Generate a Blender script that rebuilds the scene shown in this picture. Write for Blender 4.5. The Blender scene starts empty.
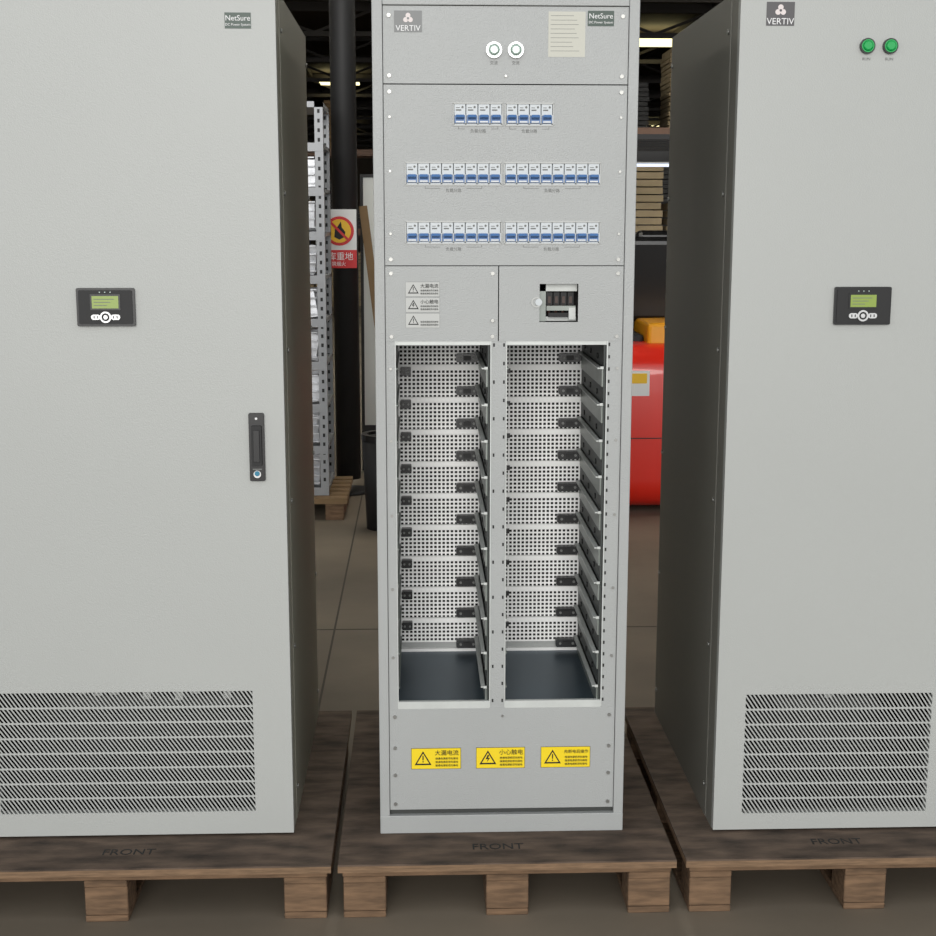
import bpy, math, random
from mathutils import Vector, Matrix, Euler
random.seed(7)
S=bpy.context.scene
try:
    S.view_settings.view_transform='Standard'
except Exception: pass

# ---------------------------------------------------------------- materials
def mat(name,col,rough=.5,metal=0,bump=0,bscale=300,var=0,vscale=3,emit=0,coat=0,alpha=None,stretch=None,spec=None):
    m=bpy.data.materials.new(name); m.use_nodes=True
    nt=m.node_tree; b=nt.nodes['Principled BSDF']
    def lin(c):
        c=c/255; return c/12.92 if c<=.04045 else ((c+.055)/1.055)**2.4
    c=tuple(lin(v) for v in col)+(1,)
    b.inputs['Base Color'].default_value=c
    b.inputs['Roughness'].default_value=rough; b.inputs['Metallic'].default_value=metal
    if spec is not None: b.inputs['Specular IOR Level'].default_value=spec
    if coat: b.inputs['Coat Weight'].default_value=coat
    tc=nt.nodes.new('ShaderNodeTexCoord'); mp=nt.nodes.new('ShaderNodeMapping')
    nt.links.new(tc.outputs['Object'],mp.inputs['Vector'])
    if stretch: mp.inputs['Scale'].default_value=stretch
    if bump:
        n=nt.nodes.new('ShaderNodeTexNoise'); n.inputs['Scale'].default_value=bscale; n.inputs['Detail'].default_value=3
        bp=nt.nodes.new('ShaderNodeBump'); bp.inputs['Strength'].default_value=bump; bp.inputs['Distance'].default_value=.002
        nt.links.new(mp.outputs[0],n.inputs['Vector']); nt.links.new(n.outputs['Fac'],bp.inputs['Height']); nt.links.new(bp.outputs[0],b.inputs['Normal'])
    if var:
        n=nt.nodes.new('ShaderNodeTexNoise'); n.inputs['Scale'].default_value=vscale; n.inputs['Detail'].default_value=6
        r=nt.nodes.new('ShaderNodeValToRGB'); r.color_ramp.elements[0].position=.3; r.color_ramp.elements[1].position=.7
        r.color_ramp.elements[0].color=tuple(v*(1-var) for v in c[:3])+(1,); r.color_ramp.elements[1].color=tuple(min(1,v*(1+var)) for v in c[:3])+(1,)
        nt.links.new(mp.outputs[0],n.inputs['Vector']); nt.links.new(n.outputs['Fac'],r.inputs[0]); nt.links.new(r.outputs[0],b.inputs['Base Color'])
    if emit:
        b.inputs['Emission Color'].default_value=c; b.inputs['Emission Strength'].default_value=emit
    return m
PAINT=mat('cabinet_paint',(173,175,172),.40,0,.25,420,.02,1.5)
PAINTC=mat('panel_paint',(165,167,166),.36,0,.5,330,.03,3)
PAINTD=mat('seam_dark',(60,62,60),.7)
SIDE=mat('paint_side_shade',(148,146,134),.5,0,.2,420,.04,1.2)  # same paint as the fronts, side shade put into the colour
SIDED=mat('paint_deep_shade',(118,117,110),.5,0,.2,420,.04,1.2)  # darker copy for the right cabinet, deeper shade mixed into the colour
INT=mat('interior_dark',(26,27,28),.7)
INTB=mat('bay_floor_blue',(62,80,92),.35,.6,var=.15,vscale=2)
ZINC=mat('zinc_steel',(252,252,251),.45,.0)
LIP=mat('lip_steel',(196,199,196),.4,.1,var=.06,vscale=25)
RAIL=mat('rail_steel',(132,138,133),.35,.3,var=.15,vscale=12)
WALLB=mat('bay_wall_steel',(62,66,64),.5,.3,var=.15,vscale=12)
BLK=mat('black_plastic',(14,14,16),.32)
BLK2=mat('black_matte',(26,26,27),.6)
WHITE=mat('white_plastic',(225,226,224),.4)
BREAK=mat('breaker_body',(176,182,186),.4)
BREAKW=mat('breaker_face',(198,203,206),.4)
BLUE=mat('toggle_blue',(66,108,162),.35)
YEL=mat('label_yellow',(240,210,20),.45)
PAPER=mat('label_paper',(198,197,186),.6)
GLAB=mat('label_grey',(188,189,186),.5)
INK=mat('ink_black',(14,14,14),.6)
INKG=mat('ink_grey',(112,113,111),.6)
WINK=mat('ink_white',(232,232,232),.5)
DGREEN=mat('badge_green',(34,60,48),.4)
DGREY=mat('badge_grey',(74,72,74),.4)
MGREY=mat('badge_midgrey',(110,112,112),.4)
LOGOW=mat('logo_white',(222,212,210),.5)
LCD=mat('lcd_green',(135,155,70),.3,emit=.1)
GREEN=mat('lamp_green',(0,150,70),.15,emit=.25,coat=1)
GREENP=mat('lamp_pale',(178,198,188),.2,coat=1)
RING=mat('lamp_ring',(200,202,200),.25,.8)
SILV=mat('button_silver',(205,205,205),.3,.5)
TEAL=mat('key_teal',(30,120,150),.3)
SCREW=mat('screw_metal',(150,150,147),.35,.8)
COPPER=mat('cable_brown',(60,40,32),.5)
PLY=mat('plywood_top',(86,72,61),.85,0,.6,60,.6,9,stretch=(1,3,1))
PLYE=mat('plywood_edge',(124,99,75),.8,0,.3,60,.3,20,stretch=(1,1,12))
WOOD=mat('pallet_wood',(112,88,66),.85,0,.4,60,.4,12,stretch=(1,6,6))
CONC=mat('concrete',(118,108,94),.7,0,.3,30,.3,1.1)
JOINT=mat('joint_sealant',(72,66,58),.8)
WALLM=mat('wall_sheet',(86,76,64),.8,var=.2,vscale=.7)
ROOFM=mat('roof_sheet',(60,53,44),.8,var=.3,vscale=.8)
STEELD=mat('truss_steel',(48,43,38),.6)
SKYL=mat('skylight_panel',(255,242,180),.5,emit=2.2)
FILLP=mat('fill_panel_glow',(255,250,235),.5,emit=7)  # glow for added fill panels that brighten the interior
RED=mat('truck_red',(224,42,26),.3,coat=.5)
ORY=mat('truck_yellow',(235,160,20),.35)
RUB=mat('rubber',(20,20,20),.8)
RACKM=mat('rack_metal',(150,152,155),.45,.3)
PARTS=mat('rack_parts',(196,198,202),.4,.3,var=.3,vscale=18)
BOX=mat('carton',(130,106,76),.85,var=.15,vscale=4)
BOX2=mat('carton_pale',(150,134,106),.85,var=.15,vscale=4)
RBLUE=mat('rack_blue',(40,50,70),.5)
RORG=mat('rack_orange',(105,70,44),.5)
BOARD=mat('board_white',(205,208,204),.5,var=.04)
SRED=mat('sign_red',(205,30,35),.5)
SYEL=mat('sign_yellow',(240,190,30),.5)

# ---------------------------------------------------------------- builder
def empty(name,loc):
    e=bpy.data.objects.new(name,None); S.collection.objects.link(e); e.location=loc; e.empty_display_size=.2; return e
class MB:
    def __init__(s,name,parent=None,loc=(0,0,0)):
        s.n=name; s.p=parent; s.loc=Vector(parent.location if parent else loc); s.v=[]; s.f=[]; s.m=[]; s.sm=[]; s.mats=[]
    def mi(s,m):
        if m not in s.mats: s.mats.append(m)
        return s.mats.index(m)
    def add(s,vs,fs,m,smooth=None):
        o=len(s.v); s.v+= [Vector(v) for v in vs]
        k=s.mi(m)
        for i,f in enumerate(fs):
            s.f.append([o+a for a in f]); s.m.append(k); s.sm.append(bool(smooth and smooth[i]))
    def box(s,x0,x1,y0,y1,z0,z1,m):
        vs=[(x0,y0,z0),(x1,y0,z0),(x1,y1,z0),(x0,y1,z0),(x0,y0,z1),(x1,y0,z1),(x1,y1,z1),(x0,y1,z1)]
        s.add(vs,[(0,3,2,1),(4,5,6,7),(0,1,5,4),(1,2,6,5),(2,3,7,6),(3,0,4,7)],m)
    def obox(s,c,d,rot,m):
        M=Euler(rot).to_matrix(); c=Vector(c); h=Vector(d)/2
        vs=[c+M@Vector((sx*h.x,sy*h.y,sz*h.z)) for sz in(-1,1) for sx,sy in((-1,-1),(1,-1),(1,1),(-1,1))]
        s.add(vs,[(0,3,2,1),(4,5,6,7),(0,1,5,4),(1,2,6,5),(2,3,7,6),(3,0,4,7)],m)
    def cyl(s,c,r,h,ax,m,seg=20,r2=None):
        r2=r if r2 is None else r2; c=Vector(c); vs=[]
        B={'x':(Vector((0,1,0)),Vector((0,0,1)),Vector((1,0,0))),'y':(Vector((0,0,1)),Vector((1,0,0)),Vector((0,1,0))),'z':(Vector((1,0,0)),Vector((0,1,0)),Vector((0,0,1)))}[ax]
        for t,rr in((-.5,r),(.5,r2)):
            for i in range(seg):
                a=2*math.pi*i/seg; vs.append(c+B[2]*h*t+B[0]*rr*math.cos(a)+B[1]*rr*math.sin(a))
        fs=[(i,(i+1)%seg,seg+(i+1)%seg,seg+i) for i in range(seg)]; sm=[1]*seg
        fs+=[tuple(range(seg-1,-1,-1)),tuple(range(seg,2*seg))]; sm+=[0,0]
        s.add(vs,fs,m,sm)
    def tube(s,c,r,ri,h,ax,m,seg=24):
        c=Vector(c)
        B={'x':(Vector((0,1,0)),Vector((0,0,1)),Vector((1,0,0))),'y':(Vector((0,0,1)),Vector((1,0,0)),Vector((0,1,0))),'z':(Vector((1,0,0)),Vector((0,1,0)),Vector((0,0,1)))}[ax]
        vs=[]
        for t,rr in((-.5,r),(.5,r),(.5,ri),(-.5,ri)):
            for i in range(seg):
                a=2*math.pi*i/seg; vs.append(c+B[2]*h*t+B[0]*rr*math.cos(a)+B[1]*rr*math.sin(a))
        fs=[]
        for k in range(4):
            for i in range(seg):
                j=(i+1)%seg; n=(k+1)%4
                fs.append((k*seg+i,k*seg+j,n*seg+j,n*seg+i))
        s.add(vs,fs,m,[0]*len(fs))
    def prism(s,pts,y0,y1,m):
        n=len(pts); vs=[(x,y0,z) for x,z in pts]+[(x,y1,z) for x,z in pts]
        s.add(vs,[tuple(range(n)),tuple(range(2*n-1,n-1,-1))]+[(i,n+i,n+(i+1)%n,(i+1)%n) for i in range(n)],m)
    def rrect(s,x0,x1,z0,z1,r,y0,y1,m,seg=5):
        pts=[]
        for cx,cz,a0 in((x1-r,z0+r,-90),(x1-r,z1-r,0),(x0+r,z1-r,90),(x0+r,z0+r,180)):
            for i in range(seg+1):
                a=math.radians(a0+90*i/seg); pts.append((cx+r*math.cos(a),cz+r*math.sin(a)))
        s.prism(pts,y0,y1,m)
    def done(s,bevel=0,seg=2):
        me=bpy.data.meshes.new(s.n); me.from_pydata([v-s.loc for v in s.v],[],s.f)
        for m in s.mats: me.materials.append(m)
        me.polygons.foreach_set('material_index',s.m); me.polygons.foreach_set('use_smooth',s.sm); me.update()
        o=bpy.data.objects.new(s.n,me); S.collection.objects.link(o)
        if s.p: o.parent=s.p
        else: o.location=s.loc
        if bevel:
            b=o.modifiers.new('bevel','BEVEL'); b.width=bevel; b.segments=seg; b.limit_method='ANGLE'; b.angle_limit=math.radians(50)
        return o
def text(name,body,loc,size,m,parent,rot=(math.pi/2,0,0),align='CENTER',sx=1,extr=.0002):
    c=bpy.data.curves.new(name,'FONT'); c.body=body; c.size=size; c.align_x=align; c.align_y='CENTER'; c.extrude=extr; c.resolution_u=3
    c.materials.append(m); o=bpy.data.objects.new(name,c); S.collection.objects.link(o)
    o.parent=parent; o.location=Vector(loc)-Vector(parent.location); o.rotation_euler=rot; o.scale=(sx,1,1); return o

# ---------------------------------------------------------------- shared parts
def screw(b,x,y,z,ax='y',r=.0045,d=.003):
    off={'y':(0,-d/2,0),'x':(d/2,0,0),'-x':(-d/2,0,0)}[ax]
    b.cyl((x+off[0],y+off[1],z+off[2]),r,d,ax[-1],SCREW,10)
def display(parent,cx,y,cz):
    b=MB('display_module',parent)
    b.rrect(cx-.066,cx+.066,cz-.045,cz+.042,.004,y-.008,y,BLK)
    b.rrect(cx-.061,cx+.061,cz-.040,cz+.037,.004,y-.010,y-.008,BLK2)
    b.box(cx-.034,cx+.034,y-.0115,y-.010,cz-.008,cz+.028,BLK)
    b.box(cx-.030,cx+.030,y-.0122,y-.0115,cz-.004,cz+.024,LCD)
    for k in range(3): b.box(cx-.026,cx-.026+.03+.008*k,y-.0124,y-.0122,cz+.002+k*.007,cz+.0035+k*.007,INKG)
    b.rrect(cx-.033,cx-.012,cz-.030,cz-.018,.0058,y-.013,y-.010,SILV)
    b.rrect(cx+.012,cx+.033,cz-.030,cz-.018,.0058,y-.013,y-.010,SILV)
    b.tube((cx,y-.012,cz-.024),.013,.009,.004,'y',SILV)
    b.cyl((cx,y-.012,cz-.024),.005,.004,'y',SILV)
    for k in(-.026,-.018,.018,.026): b.box(cx+k-.0012,cx+k+.0012,y-.0134,y-.013,cz-.027,cz-.021,BLK)
    for k in range(3): b.cyl((cx-.012+k*.012,y-.0105,cz+.0325),.0014,.001,'y',GREENP,8)
    b.done()
def lamp(b,x,y,z,lens,ring,r=.0165):
    b.tube((x,y-.004,z),r,r-.004,.008,'y',ring)
    b.cyl((x,y-.005,z),r-.003,.010,'y',lens,20,r-.004)
    b.cyl((x,y-.0115,z),r*.45,.003,'y',lens,20,r*.7)
def badge_logo(parent,x0,x1,z0,z1,y,base):
    b=MB('logo_badge',parent); b.box(x0,x1,y-.001,y,z0,z1,base)
    cx=(x0+x1)/2; cz=z0+(z1-z0)*.64; r=(z1-z0)*.22
    for k in range(3):
        a=math.radians(90+120*k)
        b.cyl((cx+r*.6*math.cos(a),y-.0013,cz+r*.6*math.sin(a)),r*.55,.0006,'y',LOGOW,14)
    b.cyl((cx,y-.0017,cz),r*.25,.0008,'y',base,12)
    b.done()
    text('logo_text','VERTIV',((x0+x1)/2,y-.0015,z0+(z1-z0)*.17),(z1-z0)*.38,WINK,parent)
def badge_green(parent,x0,x1,z0,z1,y):
    b=MB('series_badge',parent); b.box(x0,x1,y-.001,y,z0,z1,DGREEN); b.done()
    text('badge_text','NetSure',((x0+x1)/2,y-.0015,z0+(z1-z0)*.64),(z1-z0)*.48,WINK,parent)
    text('badge_subtext','DC Power System',((x0+x1)/2,y-.0015,z0+(z1-z0)*.24),(z1-z0)*.22,WINK,parent)
def clipx(pts,xc,keep_less):
    out=[]
    for i in range(len(pts)):
        a=pts[i]; c=pts[(i+1)%len(pts)]
        ia=(a[0]<=xc) if keep_less else (a[0]>=xc); ic=(c[0]<=xc) if keep_less else (c[0]>=xc)
        if ia: out.append(a)
        if ia!=ic:
            t=(xc-a[0])/(c[0]-a[0]); out.append((xc,a[1]+t*(c[1]-a[1])))
    return out
def grille(b,x0,x1,z0,z1,y0,y1,m,rows=8):
    ph=(z1-z0)/rows; band=.0045; s=.024; pitch=.0102; w=.0042
    for r in range(rows):
        za=z0+r*ph+(band/2 if r else 0); zb=z0+(r+1)*ph-(band/2 if r<rows-1 else 0)
        if r: b.box(x0,x1,y0,y1,z0+r*ph-band/2,z0+r*ph+band/2,m)
        x=x0-s
        while x<x1:
            P=clipx([(x+s,za),(x+s+w,za),(x+w,zb),(x,zb)],x1,True)
            if len(P)>2: P=clipx(P,x0,False)
            if len(P)>2: b.prism(P,y0+.0005,y1,m)
            x+=pitch

# ---------------------------------------------------------------- closed cabinets
def closed_cabinet(x0,x1,g,SM,name='power_cabinet',H=2.0,D=.85):
    e=empty(name,((x0+x1)/2,D/2,0))
    b=MB('door',e); dy=.022
    gx0,gx1,gz0,gz1=g
    b.box(x0,gx0,0,dy,.006,H-.004,PAINT); b.box(gx1,x1,0,dy,.006,H-.004,PAINT)
    b.box(gx0,gx1,0,dy,.006,gz0,PAINT); b.box(gx0,gx1,0,dy,gz1,H-.004,PAINT)
    b.done()
    b=MB('ventilation_grille',e); grille(b,gx0,gx1,gz0,gz1,.0,.0015,PAINT); b.done()
    b=MB('body',e)
    for xa,xb in((x0+.001,x0+.03),(x1-.03,x1-.001)):
        b.box(xa,xb,.025,.092,.0,H,SM)
    for xa,xb in((x0,x0+.004),(x1-.004,x1)):
        b.box(xa,xb,.095,D,.0,H,SM)
    b.box(x0+.004,x1-.004,D-.004,D,0,H,SM); b.box(x0+.004,x1-.004,.095,D-.004,H-.004,H,SM)
    b.box(x0+.004,x1-.004,.03,D-.004,0,.004,INT); b.box(x0+.03,x1-.03,.025,.095,H-.04,H,SM)
    b.box(x0+.03,x1-.03,.025,.095,0,.02,SM)
    for i in range(6):
        z=.08+i*.368
        for X,a in((x0,'-x'),(x1,'x')):
            screw(b,X,.115,z,a,.006,.004); screw(b,X,D-.02,z,a,.006,.004)
    b.done()
    b=MB('internal_equipment',e)
    b.box(x0+.03,x1-.03,.12,D-.02,gz1+.03,gz1+.034,INT)
    b.box(x0+.03,x1-.03,.5,.51,.01,gz1+.03,INT)
    b.box(x0+.005,x0+.008,.1,D-.01,.005,gz1+.03,INT); b.box(x1-.008,x1-.005,.1,D-.01,.005,gz1+.03,INT)
    for i in range(int((x1-x0-.3)/.04)):
        x=x0+.18+i*.04
        if random.random()<.7: b.box(x,x+.02,.12,.16,gz1-.035-random.random()*.03,gz1+.01,LIP)
    for i in range(5): b.box(x0+.08,x1-.08,.2,.23,.04+i*.05,.044+i*.05,WALLB)
    b.box(x0+.2,x1-.14,.16,.24,gz1-.10,gz1-.094,LIP)
    b.done()
    return e
L0,L1=-1.313,-.513; R0,R1=.522,1.122
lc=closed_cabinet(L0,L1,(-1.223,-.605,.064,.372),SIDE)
display(lc,-.913,0,1.296)
b=MB('door_handle',lc)
b.rrect(-.596,-.560,.888,1.049,.004,-.007,0,BLK); b.rrect(-.590,-.566,.925,1.02,.003,-.013,-.007,BLK2)
b.box(-.585,-.571,-.016,-.013,.935,1.01,BLK); b.cyl((-.578,-.009,.905),.009,.006,'y',SILV); b.cyl((-.578,-.0125,.907),.006,.002,'y',TEAL)
b.cyl((-.578,-.0075,1.036),.003,.002,'y',WINK,12); b.box(-.589,-.567,-.0078,-.0068,.915,.918,INKG)
b.done(.0008,1)
badge_green(lc,-.625,-.567,1.909,1.943,0)
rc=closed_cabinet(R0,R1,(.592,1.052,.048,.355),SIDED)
display(rc,.828,0,1.298)
b=MB('indicator_lamps',rc); lamp(b,.810,0,1.876,GREEN,BLK,.017); lamp(b,.862,0,1.876,GREEN,BLK,.017); b.done()
for x in(.81,.862): text('lamp_label','RUN',(x,-.0005,1.848),.009,INKG,rc)
badge_logo(rc,.580,.643,1.919,1.970,0,DGREY)
badge_green(rc,1.02,1.08,1.909,1.943,0)
rc.location.y-=.02

# ---------------------------------------------------------------- centre open cabinet
cc=empty('distribution_cabinet',(0,.425,0)); D=.85;H=2.0
b=MB('frame',cc)
for s in(-1,1):
    xa,xb=sorted((s*.3,s*.2765)); b.box(xa,xb,0,.04,.045,H,PAINTC)
    xa,xb=sorted((s*.3,s*.296)); b.box(xa,xb,.04,D,0.0,H,SIDE)
b.box(-.276,.276,0,.04,1.962,H,PAINTC); b.box(-.296,.296,.04,D,H-.004,H,SIDE); b.box(-.296,.296,D-.004,D,0,H,SIDE)
b.box(-.3,.3,-.002,.04,0,.046,PAINTC); b.box(-.296,.296,.04,D-.004,0,.004,INT)
b.box(-.276,.276,.012,.02,.046,.062,PAINTD)
b.done(.0015)
b=MB('front_panels',cc); py=.004
def panel(x0,x1,z0,z1,y=py,hole=None,hm=PAINTC):
    if not hole: b.box(x0,x1,y,y+.003,z0,z1,hm); return
    hs=sorted(hole); cx=x0
    zs0=hs[0][2]; zs1=hs[0][3]
    b.box(x0,x1,y,y+.003,z0,zs0,hm); b.box(x0,x1,y,y+.003,zs1,z1,hm)
    for h in hs: b.box(cx,h[0],y,y+.003,zs0,zs1,hm); cx=h[1]
    b.box(cx,x1,y,y+.003,zs0,zs1,hm)
W=.2752
panel(-W,W,1.793,1.9605)
panel(-W,W,1.66,1.7905,hole=[(-.117,-.008,1.702,1.750),(.001,.107,1.702,1.750)])
panel(-W,W,1.53,1.66,hole=[(-.226,-.010,1.570,1.619),(-.001,.216,1.570,1.619)])
panel(-W,W,1.3885,1.53,hole=[(-.226,-.010,1.438,1.487),(0,.217,1.438,1.487)])
panel(-W,-.0152,1.214,1.3865); panel(-.0128,W,1.214,1.3865,hole=[(.081,.171,1.258,1.346)])
panel(-W,W,.060,.320)
for x0,x1 in((-W,-.254),(-.032,.006),(.240,W)): b.box(x0,x1,py+.001,py+.005,.320,1.214,PAINTC)
b.done()
b=MB('screws',cc)
for s in(-1,1):
    for z in(1.94,1.81,1.775,1.402,1.37,1.225,.30,.075,.15,.22): screw(b,s*.262,py,z)
    for z in(1.15,.98,.80,.62,.45): screw(b,s*.265,py+.001,z,r=.0035)
for s in(-1,1):
    for z in(1.72,1.60,1.46): screw(b,s*.262,py,z,r=.003)
for z in(1.37,1.225): screw(b,-.028,py,z)
screw(b,0.0,py,1.81,r=.003); screw(b,.0,py,.30,r=.003)
b.cyl((-.028,py-.004,1.262),.004,.006,'y',SCREW,12)
b.done()
b=MB('flange_holes',cc)
for x,st in((-.0005,.0433),(.2455,.0289),(-.0240,.0866)):
    z=.335
    while z<1.205:
        b.box(x-.002,x+.002,py+.0004,py+.0035,z,z+.008,INK); z+=st
b.done()
b=MB('flange_lips',cc)
for x in(-.0325,.2395): b.box(x,x+.0025,.003,.012,.322,1.214,LIP)
b.box(.0045,.0065,.003,.012,.322,1.214,LIP); b.box(-.2545,-.2525,.003,.012,.322,1.214,LIP)
b.done()
b=MB('inner_box',cc)
b.box(-.272,.272,.09,.095,1.215,1.955,INT)
b.box(-.272,.272,.02,.47,1.212,1.216,INT)
b.done()
def brk_row(x0,x1,z0,z1,n):
    b=MB('circuit_breakers',cc); p=(x1-x0)/n; h=z1-z0; zc=(z0+z1)/2
    for i in range(n):
        xa=x0+i*p+.0006; xb=x0+(i+1)*p-.0006
        b.box(xa,xb,.008,.08,z0-.012,z1+.012,BREAK)
        b.box(xa+.0008,xb-.0008,.004,.008,zc-.002,z1-.0015,BREAKW)
        b.box(xa+.004,xb-.010,.0035,.004,zc+.008,zc+.011,INKG)
        b.box(xa+.004,xb-.013,.0035,.004,zc+.014,zc+.0155,INKG)
        b.cyl(((xa+xb)/2+.006,.0035,zc+.016),.0026,.001,'y',INKG,8)
        b.box(xa+.0012,xb-.0012,.0,.008,zc-.019,zc-.003,BLUE)
        b.obox(((xa+xb)/2,-.003,zc-.007),(p*.66,.014,.006),(math.radians(-25),0,0),BLUE)
        b.box(xa+.004,xb-.004,-.001,.0,zc-.018,zc-.0150,WHITE)
        b.box(xb-.0010,xb+.0010,.001,.009,zc-.020,zc-.001,BREAKW)
        b.box(xa+.002,xb-.002,.005,.008,zc-.024,zc-.0205,BREAKW)
    for xa,xb,za,zb in((x0-.002,x1+.002,z1-.001,z1+.0018),(x0-.002,x1+.002,z0-.0018,z0+.001),(x0-.002,x0,z0,z1),(x1,x1+.002,z0,z1)):
        b.box(xa,xb,.002,.005,za,zb,GLAB)
    b.done()
brk_row(-.117,-.008,1.702,1.750,4); brk_row(.001,.107,1.702,1.750,4)
brk_row(-.226,-.010,1.570,1.619,8); brk_row(-.001,.216,1.570,1.619,8)
brk_row(-.226,-.010,1.438,1.487,8); brk_row(0,.217,1.438,1.487,8)
b=MB('bracket_marks',cc)
for cx,z,w in((-.062,1.694,.09),(.054,1.694,.09),(-.118,1.562,.13),(.107,1.562,.13),(-.118,1.430,.13),(.107,1.430,.13)):
    yy=py-.0003; t=.0005
    b.box(cx-w/2,cx-.03,yy,py,z-t,z+t,INKG); b.box(cx+.03,cx+w/2,yy,py,z-t,z+t,INKG)
    b.box(cx-w/2,cx-w/2+t*2,yy,py,z,z+.005,INKG); b.box(cx+w/2-t*2,cx+w/2,yy,py,z,z+.005,INKG)
    text('row_label','负载分路',(cx,py-.0005,z-.005),.009,INKG,cc)
b.done()
b=MB('indicator_lamps',cc); lamp(b,-.027,py,1.866,GREENP,RING,.0175); lamp(b,.022,py,1.866,GREENP,RING,.0175); b.done()
for x in(-.027,.022): text('lamp_label','交流',(x,py-.0005,1.838),.009,INKG,cc)
badge_logo(cc,-.250,-.188,1.904,1.950,py,MGREY)
badge_green(cc,.183,.242,1.919,1.952,py)
b=MB('rating_label',cc); b.box(.095,.178,py-.0006,py,1.852,1.950,PAPER)
for i in range(9):
    z=1.941-i*.0095; b.box(.100,.172-random.random()*.03,py-.0009,py-.0006,z-.0004,z+.0004,INKG)
b.done()
def tri(b,cx,cz,r,y,outer,inner,bolt):
    def P(rr): return [(cx+rr*math.cos(math.radians(a)),cz-rr*.1+rr*math.sin(math.radians(a))) for a in(210,330,90)]
    b.prism(P(r),y-.0004,y,outer); b.prism(P(r*.72),y-.0007,y-.0003,inner)
    if bolt:
        k=r*.38
        b.prism([(cx-k*.1,cz+k*1.1),(cx-k*.6,cz-k*.1),(cx,cz-k*.05),(cx-k*.3,cz-k),(cx+k*.6,cz+k*.3),(cx+k*.05,cz+k*.2),(cx+k*.4,cz+k*1.1)],y-.001,y-.0006,outer)
    else:
        b.box(cx-r*.06,cx+r*.06,y-.001,y-.0006,cz-r*.08,cz+r*.42,outer); b.box(cx-r*.06,cx+r*.06,y-.001,y-.0006,cz-r*.3,cz-r*.17,outer)
for (x0,x1),title,bolt in(((-.223,-.101),'大漏电流',0),((-.064,.056),'小心触电',1),((.095,.217),'先断电后操作',0)):
    b=MB('yellow_warning_label',cc); z0,z1=.165,.219; y=py
    b.box(x0,x1,y-.0004,y,z0,z1,INK); b.box(x0+.001,x1-.001,y-.0008,y-.0003,z0+.001,z1-.001,YEL)
    tri(b,x0+.029,(z0+z1)/2-.002,.024,y-.0008,INK,YEL,bolt); b.done()
    n=len(title); text('warning_text',title,((x0+x1)/2+.026,y-.002,z1-.013),.0148 if n<5 else .0100,INK,cc)
    for i in range(3): text('warning_text_small','接通电源前须先接地',((x0+x1)/2+.026,y-.002,z1-.027-i*.009),.0062,INK,cc)
b=MB('grey_warning_labels',cc)
for i in range(3):
    z1=1.351-i*.036; z0=z1-.034; y=py
    b.box(-.229,-.150,y-.0004,y,z0,z1,INKG); b.box(-.2285,-.1505,y-.0008,y-.0003,z0+.0006,z1-.0006,GLAB)
    tri(b,-.211,(z0+z1)/2-.001,.0145,y-.0008,INK,GLAB,i==1)
    text('label_text',('大漏电流','小心触电','')[i],(-.174,y-.002,z1-.010),.0105,INK,cc)
    for k in range(2): text('label_text_small','接通电源前须先接地',(-.174,y-.002,z1-.020-k*.007),.0046,INK,cc)
b.done()
b=MB('input_window',cc)
b.box(.06,.19,.02,.085,1.246,1.250,INT)
b.box(.081,.171,.03,.05,1.328,1.346,LIP); b.box(.081,.098,.03,.05,1.258,1.346,RAIL); b.box(.098,.171,.045,.085,1.258,1.268,LIP)
for k in range(4):
    x=.100+k*.0165; b.box(x,x+.014,.035,.08,1.296,1.325,BLK2); b.box(x+.003,x+.010,.031,.035,1.300,1.316,COPPER); b.cyl((x+.006,.040,1.288),.0035,.03,'z',COPPER,10)
b.box(.100,.168,.032,.06,1.283,1.294,RAIL); b.box(.104,.15,.025,.032,1.268,1.278,INK); b.box(.152,.168,.03,.04,1.262,1.290,LIP)
b.tube((.074,py-.0012,1.304),.012,.009,.0024,'y',GLAB,20); b.cyl((.079,py-.002,1.304),.008,.003,'y',BREAKW,20)
b.done()
# module bays
YB=.45
b=MB('module_bays',cc)
bays=((-.254,-.032),(.006,.240))
for x0,x1 in bays:
    xb=x1-.006
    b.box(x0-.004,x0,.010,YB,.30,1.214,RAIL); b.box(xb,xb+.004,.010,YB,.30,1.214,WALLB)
    b.box(x0,xb,.012,YB,.322,.326,INTB)
    b.box(x0,x1,.004,.014,.320,.338,LIP)
    b.box(x0,x1,.006,.012,1.205,1.214,LIP)
    b.box(x0,xb,YB+.035,YB+.04,.31,1.214,INT)
    z0=.350; pitch=.0868; top=1.207
    b.box(x0,xb,YB,YB+.002,.326,z0,PAINTC)
    x=x0
    while x<xb:
        b.box(x,x+.0044,YB,YB+.002,z0,top,ZINC); x+=.0112
    z=z0
    while z<top:
        b.box(x0,xb,YB-.0003,YB+.002,z,z+.0044,ZINC); z+=pitch/8
    for k in range(11):
        zz=z0-.022+k*pitch
        if zz<top:
            b.box(x0,xb,YB-.010,YB,zz-.007,zz+.006,ZINC)
b.done()
b=MB('guide_rails',cc)
for x0,x1 in bays:
    xb=x1-.006
    for k in range(11):
        z=.372+k*.0866
        if z>1.2: continue
        b.box(xb-.014,xb,.016,YB-.02,z-.004,z-.001,LIP)
        b.box(xb-.0035,xb,.016,YB-.02,z-.046,z-.001,RAIL)
        b.box(x0,x0+.005,.016,YB-.01,z-.004,z-.001,RAIL)
        for yy in(.12,.25,.37): b.cyl((xb-.001,yy,z+.018),.007,.003,'x',INK,10)
        b.box(xb-.008,xb+.002,.010,.014,z-.004,z+.002,LIP)
b.done()
b=MB('connectors',cc)
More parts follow.
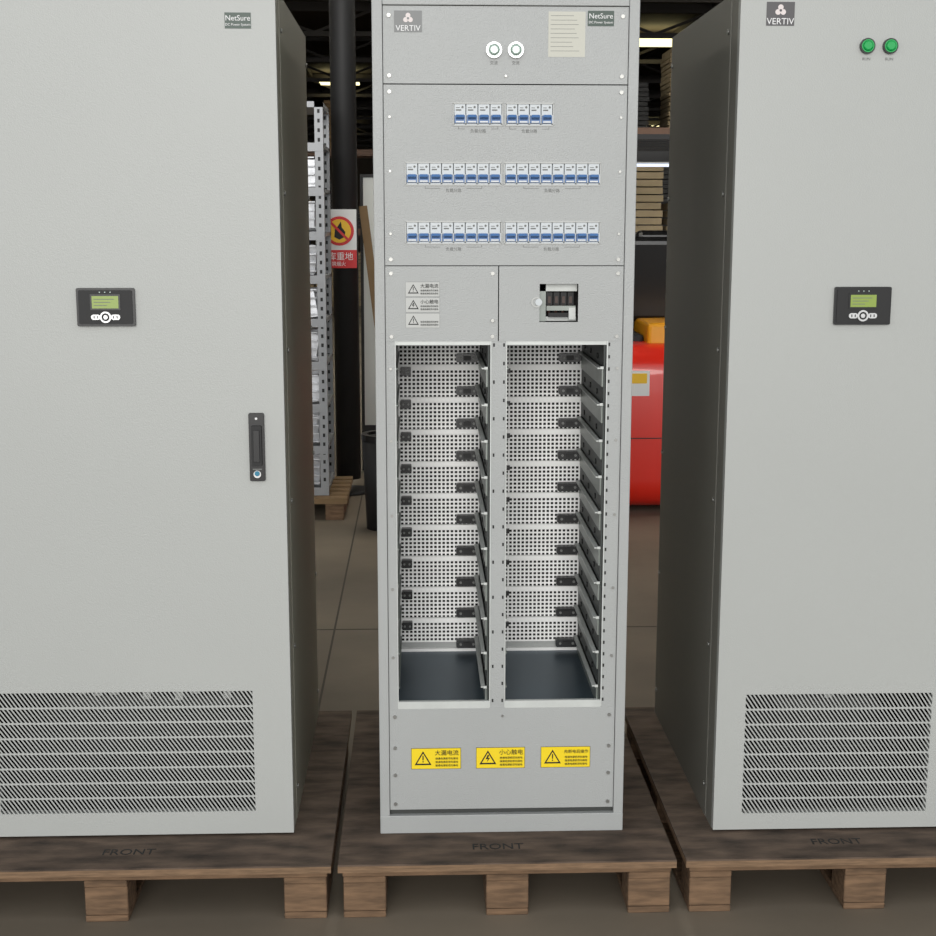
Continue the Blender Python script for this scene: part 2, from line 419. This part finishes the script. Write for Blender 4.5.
for bi,(x0,x1) in enumerate(bays):
    xb=x1-.006
    for k in range(10):
        z=.352+k*.0869
        cx=xb-.034
        b.rrect(cx-.029,cx+.029,z-.011,z+.011,.005,YB-.03,YB-.010,BLK,3)
        b.cyl((cx-.017,YB-.031,z),.0035,.003,'y',INKG,10); b.cyl((cx+.018,YB-.031,z),.0035,.003,'y',INKG,10)
        b.box(cx-.010,cx+.010,YB-.034,YB-.03,z-.006,z+.006,BLK2)
        if k<9:
            cz=z+.052
            if bi==0:
                b.rrect(x0+.006,x0+.034,cz-.011,cz+.011,.003,YB-.03,YB-.003,BLK,3)
                for q in(.013,.027): b.cyl((x0+q,YB-.031,cz),.003,.003,'y',INKG,8)
            else:
                b.box(x0+.02,x0+.037,YB-.02,YB-.003,cz-.006,cz+.006,BLK)
b.done()

# ---------------------------------------------------------------- pallets
def pallet(x0,x1,y0=-.168,y1=.875):
    e=empty('wooden_pallet',((x0+x1)/2,(y0+y1)/2,-.14))
    b=MB('plywood_deck',e)
    b.box(x0,x1,y0,y1,-.004,0,PLY); b.box(x0,x1,y0,y1,-.020,-.004,PLYE); b.done()
    b=MB('pallet_frame',e); n=7; w=.1
    for i in range(n):
        y=y0+.012+(y1-y0-.024-w)*i/(n-1); b.box(x0+.01,x1-.01,y,y+w,-.036,-.0205,WOOD)
    for i in range(3):
        x=x0+.012+(x1-x0-.024-.1)*i/2
        b.box(x,x+.1,y0+.012,y1-.012,-.052,-.0365,WOOD)
        for j in range(3):
            y=y0+.014+(y1-y0-.028-.1)*j/2; b.box(x,x+.1,y,y+.1,-.124,-.0525,WOOD)
        b.box(x,x+.1,y0+.012,y1-.012,-.14,-.1245,WOOD)
    b.done(.002,1)
    return e
pl=pallet(-1.47,-.412); pc=pallet(-.396,.405); pr=pallet(.428,1.30)
def stencil(e,x): text('stencil_text','FRONT',(x,-.083,.0004),.043,INK,e,rot=(0,0,0),sx=.9)
stencil(pl,-.900); stencil(pc,-.015); stencil(pr,.812)

# ---------------------------------------------------------------- warehouse shell
FZ=-.14
def slab(name,x0,x1,y0,y1,z0,z1,m):
    b=MB(name); b.box(x0,x1,y0,y1,z0,z1,m); return b.done()
slab('floor',-14,14,-9,60,FZ-.1,FZ,CONC)
slab('wall_left',-14.2,-14,-1.4,60,FZ,5.3,WALLM); slab('wall_right',14,14.2,-1.4,60,FZ,5.3,WALLM); slab('wall_back',-14,14,60,60.2,FZ,5.3,WALLM)
slab('ceiling',-14,14,-1.4,60,5.3,5.4,ROOFM)
b=MB('roof_trusses')
for y in range(2,60,4):
    b.box(-14,14,y,y+.12,5.12,5.28,STEELD); b.box(-14,14,y,y+.1,4.7,4.78,STEELD)
    for i in range(28):
        x=-14+i; sgn=1 if i%2 else -1
        b.obox((x+.5,y+.05,4.95),(1.06,.05,.05),(0,sgn*.36,0),STEELD)
for x in range(-13,14,2): b.box(x,x+.08,-1.3,60,5.2,5.29,STEELD)
b.done()
b=MB('skylights_and_fill_panels')
for x,y in((-2.2,33.6),(4.6,25.3),(8.6,50),(-8,33.6),(-8,18),(-3,50),(3,42)): b.box(x-.5,x+.5,y-.45,y+.45,5.0,5.05,SKYL)
for x in(-6,0,6):
    for y in(5,11,17): b.box(x-.6,x+.6,y-1.5,y+1.5,5.08,5.11,FILLP)  # added out of view to light the near interior
b.done()
b=MB('floor_joints')
for y in(2.2,8,14,20): b.box(-14,14,y,y+.008,FZ,FZ+.001,JOINT)
for x in(-6,-.55,6): b.box(x,x+.008,1,40,FZ,FZ+.001,JOINT)
b.done()

# ---------------------------------------------------------------- left background
e=empty('storage_rack',(-1.25,4.7,FZ))
b=MB('uprights',e)
rx0,rx1,ry0,ry1=-1.8,-.705,4.4,4.95
for x in(rx0,rx1-.045):
    for y in(ry0,ry1-.045):
        b.box(x,x+.045,y,y+.045,FZ+.12,2.12,RACKM)
        z=FZ+.2
        while z<2.08: b.box(x+.016,x+.029,y-.001,y,z,z+.02,INK); z+=.05
b.box(rx0,rx1,ry0,ry1,2.09,2.12,RACKM); b.done()
b=MB('shelves',e)
for k in range(9):
    z=FZ+.14+k*.235; b.box(rx0,rx1,ry0,ry1,z,z+.02,RACKM); b.box(rx0,rx1,ry0-.004,ry0,z-.02,z+.025,RACKM)
b.done()
b=MB('stored_parts',e)
for k in range(8):
    z0=FZ+.16+k*.235; x=rx0+.06
    while x<rx1-.12:
        w=.03+random.random()*.06; h=.05+random.random()*.13
        b.box(x,min(x+w,rx1-.12),ry0+.02+random.random()*.08,ry1-.05,z0,z0+h,random.choice([PARTS,PARTS,RACKM,BLK2])); x+=w+.008
    for j in range(8):
        b.obox((rx1-.08,ry0+.03+j*.055,z0+.075+random.random()*.02),(.045+random.random()*.03,.012,.13+random.random()*.03),(random.uniform(-.3,.3),random.uniform(-.2,.2),0),PARTS)
    for j in range(4): b.box(rx1-.125,rx1-.05,ry0+.005,ry0+.02,z0+.025+j*.045,z0+.032+j*.045,PARTS)
b.done()
e=empty('rack_pallet',(-1.25,4.65,FZ)); b=MB('boards',e)
for x in(-1.85,-1.25,-.72): b.box(x,x+.1,4.3,5.0,FZ,FZ+.09,WOOD)
for i in range(6): b.box(-1.86,-.60,4.3+i*.12,4.39+i*.12,FZ+.09,FZ+.12,BOX)
b.done()
b=MB('steel_column',loc=(-.63,5.1,FZ)); b.cyl((-.63,5.1,2.6),.075,5.3,'z',BLK2,20); b.cyl((-.63,5.1,FZ+.01),.13,.02,'z',BLK2,20); b.done()
e=empty('fire_warning_sign',(-.67,4.99,1.4)); b=MB('sign_plate',e); y=5.02
b.box(-.80,-.56,y,y+.004,1.22,1.56,WHITE); b.box(-.80,-.56,y-.002,y,1.22,1.325,SRED)
b.cyl((-.66,y-.002,1.435),.085,.004,'y',SRED,28); b.cyl((-.66,y-.004,1.435),.068,.004,'y',SYEL,28)
b.prism([(-.69,1.40),(-.66,1.385),(-.63,1.40),(-.625,1.43),(-.645,1.455),(-.65,1.49),(-.67,1.46),(-.685,1.445)],y-.008,y-.005,INK)
b.obox((-.66,y-.009,1.435),(.15,.002,.014),(0,math.radians(45),0),SRED); b.done()
text('sign_text','仓库重地',(-.68,y-.004,1.285),.05,WINK,e); text('sign_text_small','严禁烟火',(-.68,y-.004,1.243),.028,WINK,e)
b=MB('leaning_board',loc=(-.3,5.9,FZ)); b.obox((-.3,5.9,.9),(.52,.04,1.75),(math.radians(-6),0,0),BOARD)
for s in(-1,1): b.obox((-.3+s*.265,5.9,.9),(.02,.05,1.78),(math.radians(-6),0,0),BLK2)
b.obox((-.3,5.99,1.78),(.55,.05,.02),(math.radians(-6),0,0),BLK2)
b.obox((-.3,5.81,.02),(.55,.06,.3),(math.radians(-6),0,0),BLK2); b.done()
b=MB('timber_plank',loc=(-.45,5.6,FZ)); b.obox((-.44,5.6,.72),(.05,.06,1.75),(math.radians(-6),math.radians(-7),0),BOX); b.done()
b=MB('trash_bin',loc=(-.38,4.1,FZ)); b.cyl((-.38,4.1,FZ+.25),.105,.5,'z',BLK2,28,.125); b.tube((-.38,4.1,FZ+.5),.13,.10,.03,'z',BLK,28); b.done()

# ---------------------------------------------------------------- forklift
e=empty('forklift',(1.15,5.5,FZ))
b=MB('counterweight',e); fx0,fx1=.62,1.68
b.box(fx0,fx1,4.35,5.1,FZ+.03,.82,RED)
o=b.done(.17,8)
for f in o.data.polygons: f.use_smooth=True
b=MB('counterweight_trim',e)
b.box(fx0+.2,fx1-.2,4.345,4.352,.30,.305,BLK2); b.cyl((1.25,4.345,.12),.04,.03,'y',BLK2,20)
for x in(.80,1.50): b.cyl((x,4.345,.45),.035,.02,'y',ORY,18)
b.done()
b=MB('bodywork',e)
b.box(fx0+.08,fx1-.08,4.95,6.1,.0,.62,RED); b.box(fx0+.10,1.08,4.6,5.5,.80,.86,BLK2); b.box(1.085,fx1-.10,4.5,5.5,.80,.93,ORY); b.box(fx0+.12,fx1-.12,6.1,6.4,.0,.95,BLK2)
b.box(fx0,fx1,5.4,6.3,.12,.2,BLK2); b.done(.02,2)
b=MB('warning_plate',e); b.box(.90,1.075,4.346,4.352,.54,.68,WHITE); b.box(.90,1.06,4.343,4.347,.61,.665,SYEL); b.done()
b=MB('seat',e); b.box(.9,1.4,5.0,5.5,.86,1.0,BLK); b.obox((1.15,4.98,1.16),(.5,.14,.5),(math.radians(8),0,0),BLK); b.obox((1.2,4.97,1.36),(.26,.1,.16),(math.radians(8),0,0),BLK); b.done(.04,3)
b=MB('overhead_guard',e)
for x in(.72,1.58):
    b.obox((x,4.85,1.4),(.06,.08,1.15),(math.radians(0),0,0),BLK2); b.obox((x,6.2,1.4),(.05,.06,1.2),(math.radians(8),0,0),BLK2); b.box(x-.03,x+.03,4.8,6.15,1.93,1.98,BLK2)
for i in range(8): b.box(.72,1.58,4.8+i*.18,4.84+i*.18,1.95,1.98,BLK2)
b.done()
b=MB('wheels',e)
for x in(.70,1.60):
    b.cyl((x,5.15,FZ+.22),.22,.16,'x',RUB,28); b.cyl((x,6.15,FZ+.28),.28,.2,'x',RUB,28)
    b.cyl((x,5.15,FZ+.22),.11,.17,'x',ORY,20); b.cyl((x,6.15,FZ+.28),.14,.21,'x',ORY,20)
b.done(.01,2)
b=MB('mast',e)
for x in(.72,1.56): b.box(x,x+.08,6.5,6.6,FZ+.05,2.0,BLK2)
for z in(.1,1.0,1.9): b.box(.72,1.64,6.52,6.58,z,z+.08,BLK2)
for x in(.88,1.34): b.box(x,x+.1,6.6,7.6,FZ+.05,FZ+.09,STEELD); b.box(x,x+.1,6.6,6.64,FZ+.05,.5,STEELD)
b.tube((1.15,5.95,1.15),.17,.15,.03,'z',BLK,24); b.cyl((1.15,5.97,.95),.02,.4,'z',BLK,10)
b.done()

# ---------------------------------------------------------------- pallet racking in depth
def racking(x0,x1,y0,depth,levels,zp,cols):
    e=empty('pallet_racking',((x0+x1)/2,y0+depth/2,FZ)); b=MB('rack_frame',e)
    n=max(1,round((x1-x0)/2.4))
    for i in range(n+1):
        x=x0+(x1-x0)*i/n
        for y in(y0,y0+depth-.08): b.box(x-.04,x+.04,y,y+.08,FZ,FZ+levels*zp+.2,RBLUE)
    for k in range(1,levels+1):
        for y in(y0,y0+depth-.05): b.box(x0,x1,y,y+.05,FZ+k*zp-.12,FZ+k*zp,RORG)
        b.box(x0,x1,y0+.05,y0+depth-.05,FZ+k*zp-.03,FZ+k*zp,WOOD)
    b.done(); b=MB('stacked_goods',e)
    for k in range(levels+1):
        x=x0+.1; z=FZ+k*zp+.001
        while x<x1-.3:
            w=.25+random.random()*.4
            if x+w>x1-.06: break
            h=.3+random.random()*(zp-.55); m=random.choice(cols); q=max(1,int(h/.07))
            if k<levels or random.random()<.5:
                for j in range(q): b.box(x+random.random()*.02,x+w-.03-random.random()*.03,y0+.08,y0+depth-.1,z+j*h/q,z+(j+1)*h/q-.012,m)
            x+=w
    b.done()
racking(1.2,6.0,10,1.0,2,1.25,[BOX,BOX2,BOX2])
racking(2.2,9.4,18,1.0,2,1.5,[BOX,BOX2,BLK2])
racking(-6.8,-2.0,12,1.0,2,1.4,[BOX,BOX2,PARTS])
racking(-5,0.2,24,1.0,2,1.5,[BOX,BOX2,BLK2])
e=empty('tube_light',(1.5,8.8,1.98)); b=MB('tube',e); b.box(.9,2.6,8.78,8.82,1.955,1.98,mat('tube_glow',(225,235,255),.5,emit=.7)); b.box(.9,2.6,8.76,8.84,1.98,2.02,RACKM)
for x in(1.0,2.5): b.box(x-.006,x+.006,8.79,8.81,2.02,5.3,STEELD)
b.done()

# ---------------------------------------------------------------- lights
sun=bpy.data.lights.new('daylight_sun','SUN'); sun.energy=1.75; sun.angle=math.radians(30); sun.color=(1,.98,.945)
so=bpy.data.objects.new('daylight_sun',sun); S.collection.objects.link(so)
so.rotation_euler=Vector((.08,1,-.19)).to_track_quat('-Z','Y').to_euler(); so.location=(-3,-8,6)

# ---------------------------------------------------------------- world + camera
w=bpy.data.worlds.new('World'); S.world=w; w.use_nodes=True; nt=w.node_tree; bg=nt.nodes['Background']
bg.inputs[0].default_value=(.95,.98,1,1); bg.inputs[1].default_value=.92
cam=bpy.data.cameras.new('camera'); co=bpy.data.objects.new('camera',cam); S.collection.objects.link(co)
cam.sensor_width=36; cam.lens=1378.78/936*36; cam.clip_end=200
yaw,pitch,roll=.0358,.1764,.0008
fwd=Vector((math.sin(yaw)*math.cos(pitch),math.cos(yaw)*math.cos(pitch),-math.sin(pitch))); right=Vector((math.cos(yaw),-math.sin(yaw),0)); up=right.cross(fwd)
r2=right*math.cos(roll)+up*math.sin(roll); u2=-right*math.sin(roll)+up*math.cos(roll)
M=Matrix((r2,u2,-fwd)).transposed().to_4x4(); M.translation=Vector((-.1991,-3.1992,1.4862)); co.matrix_world=M
S.camera=co
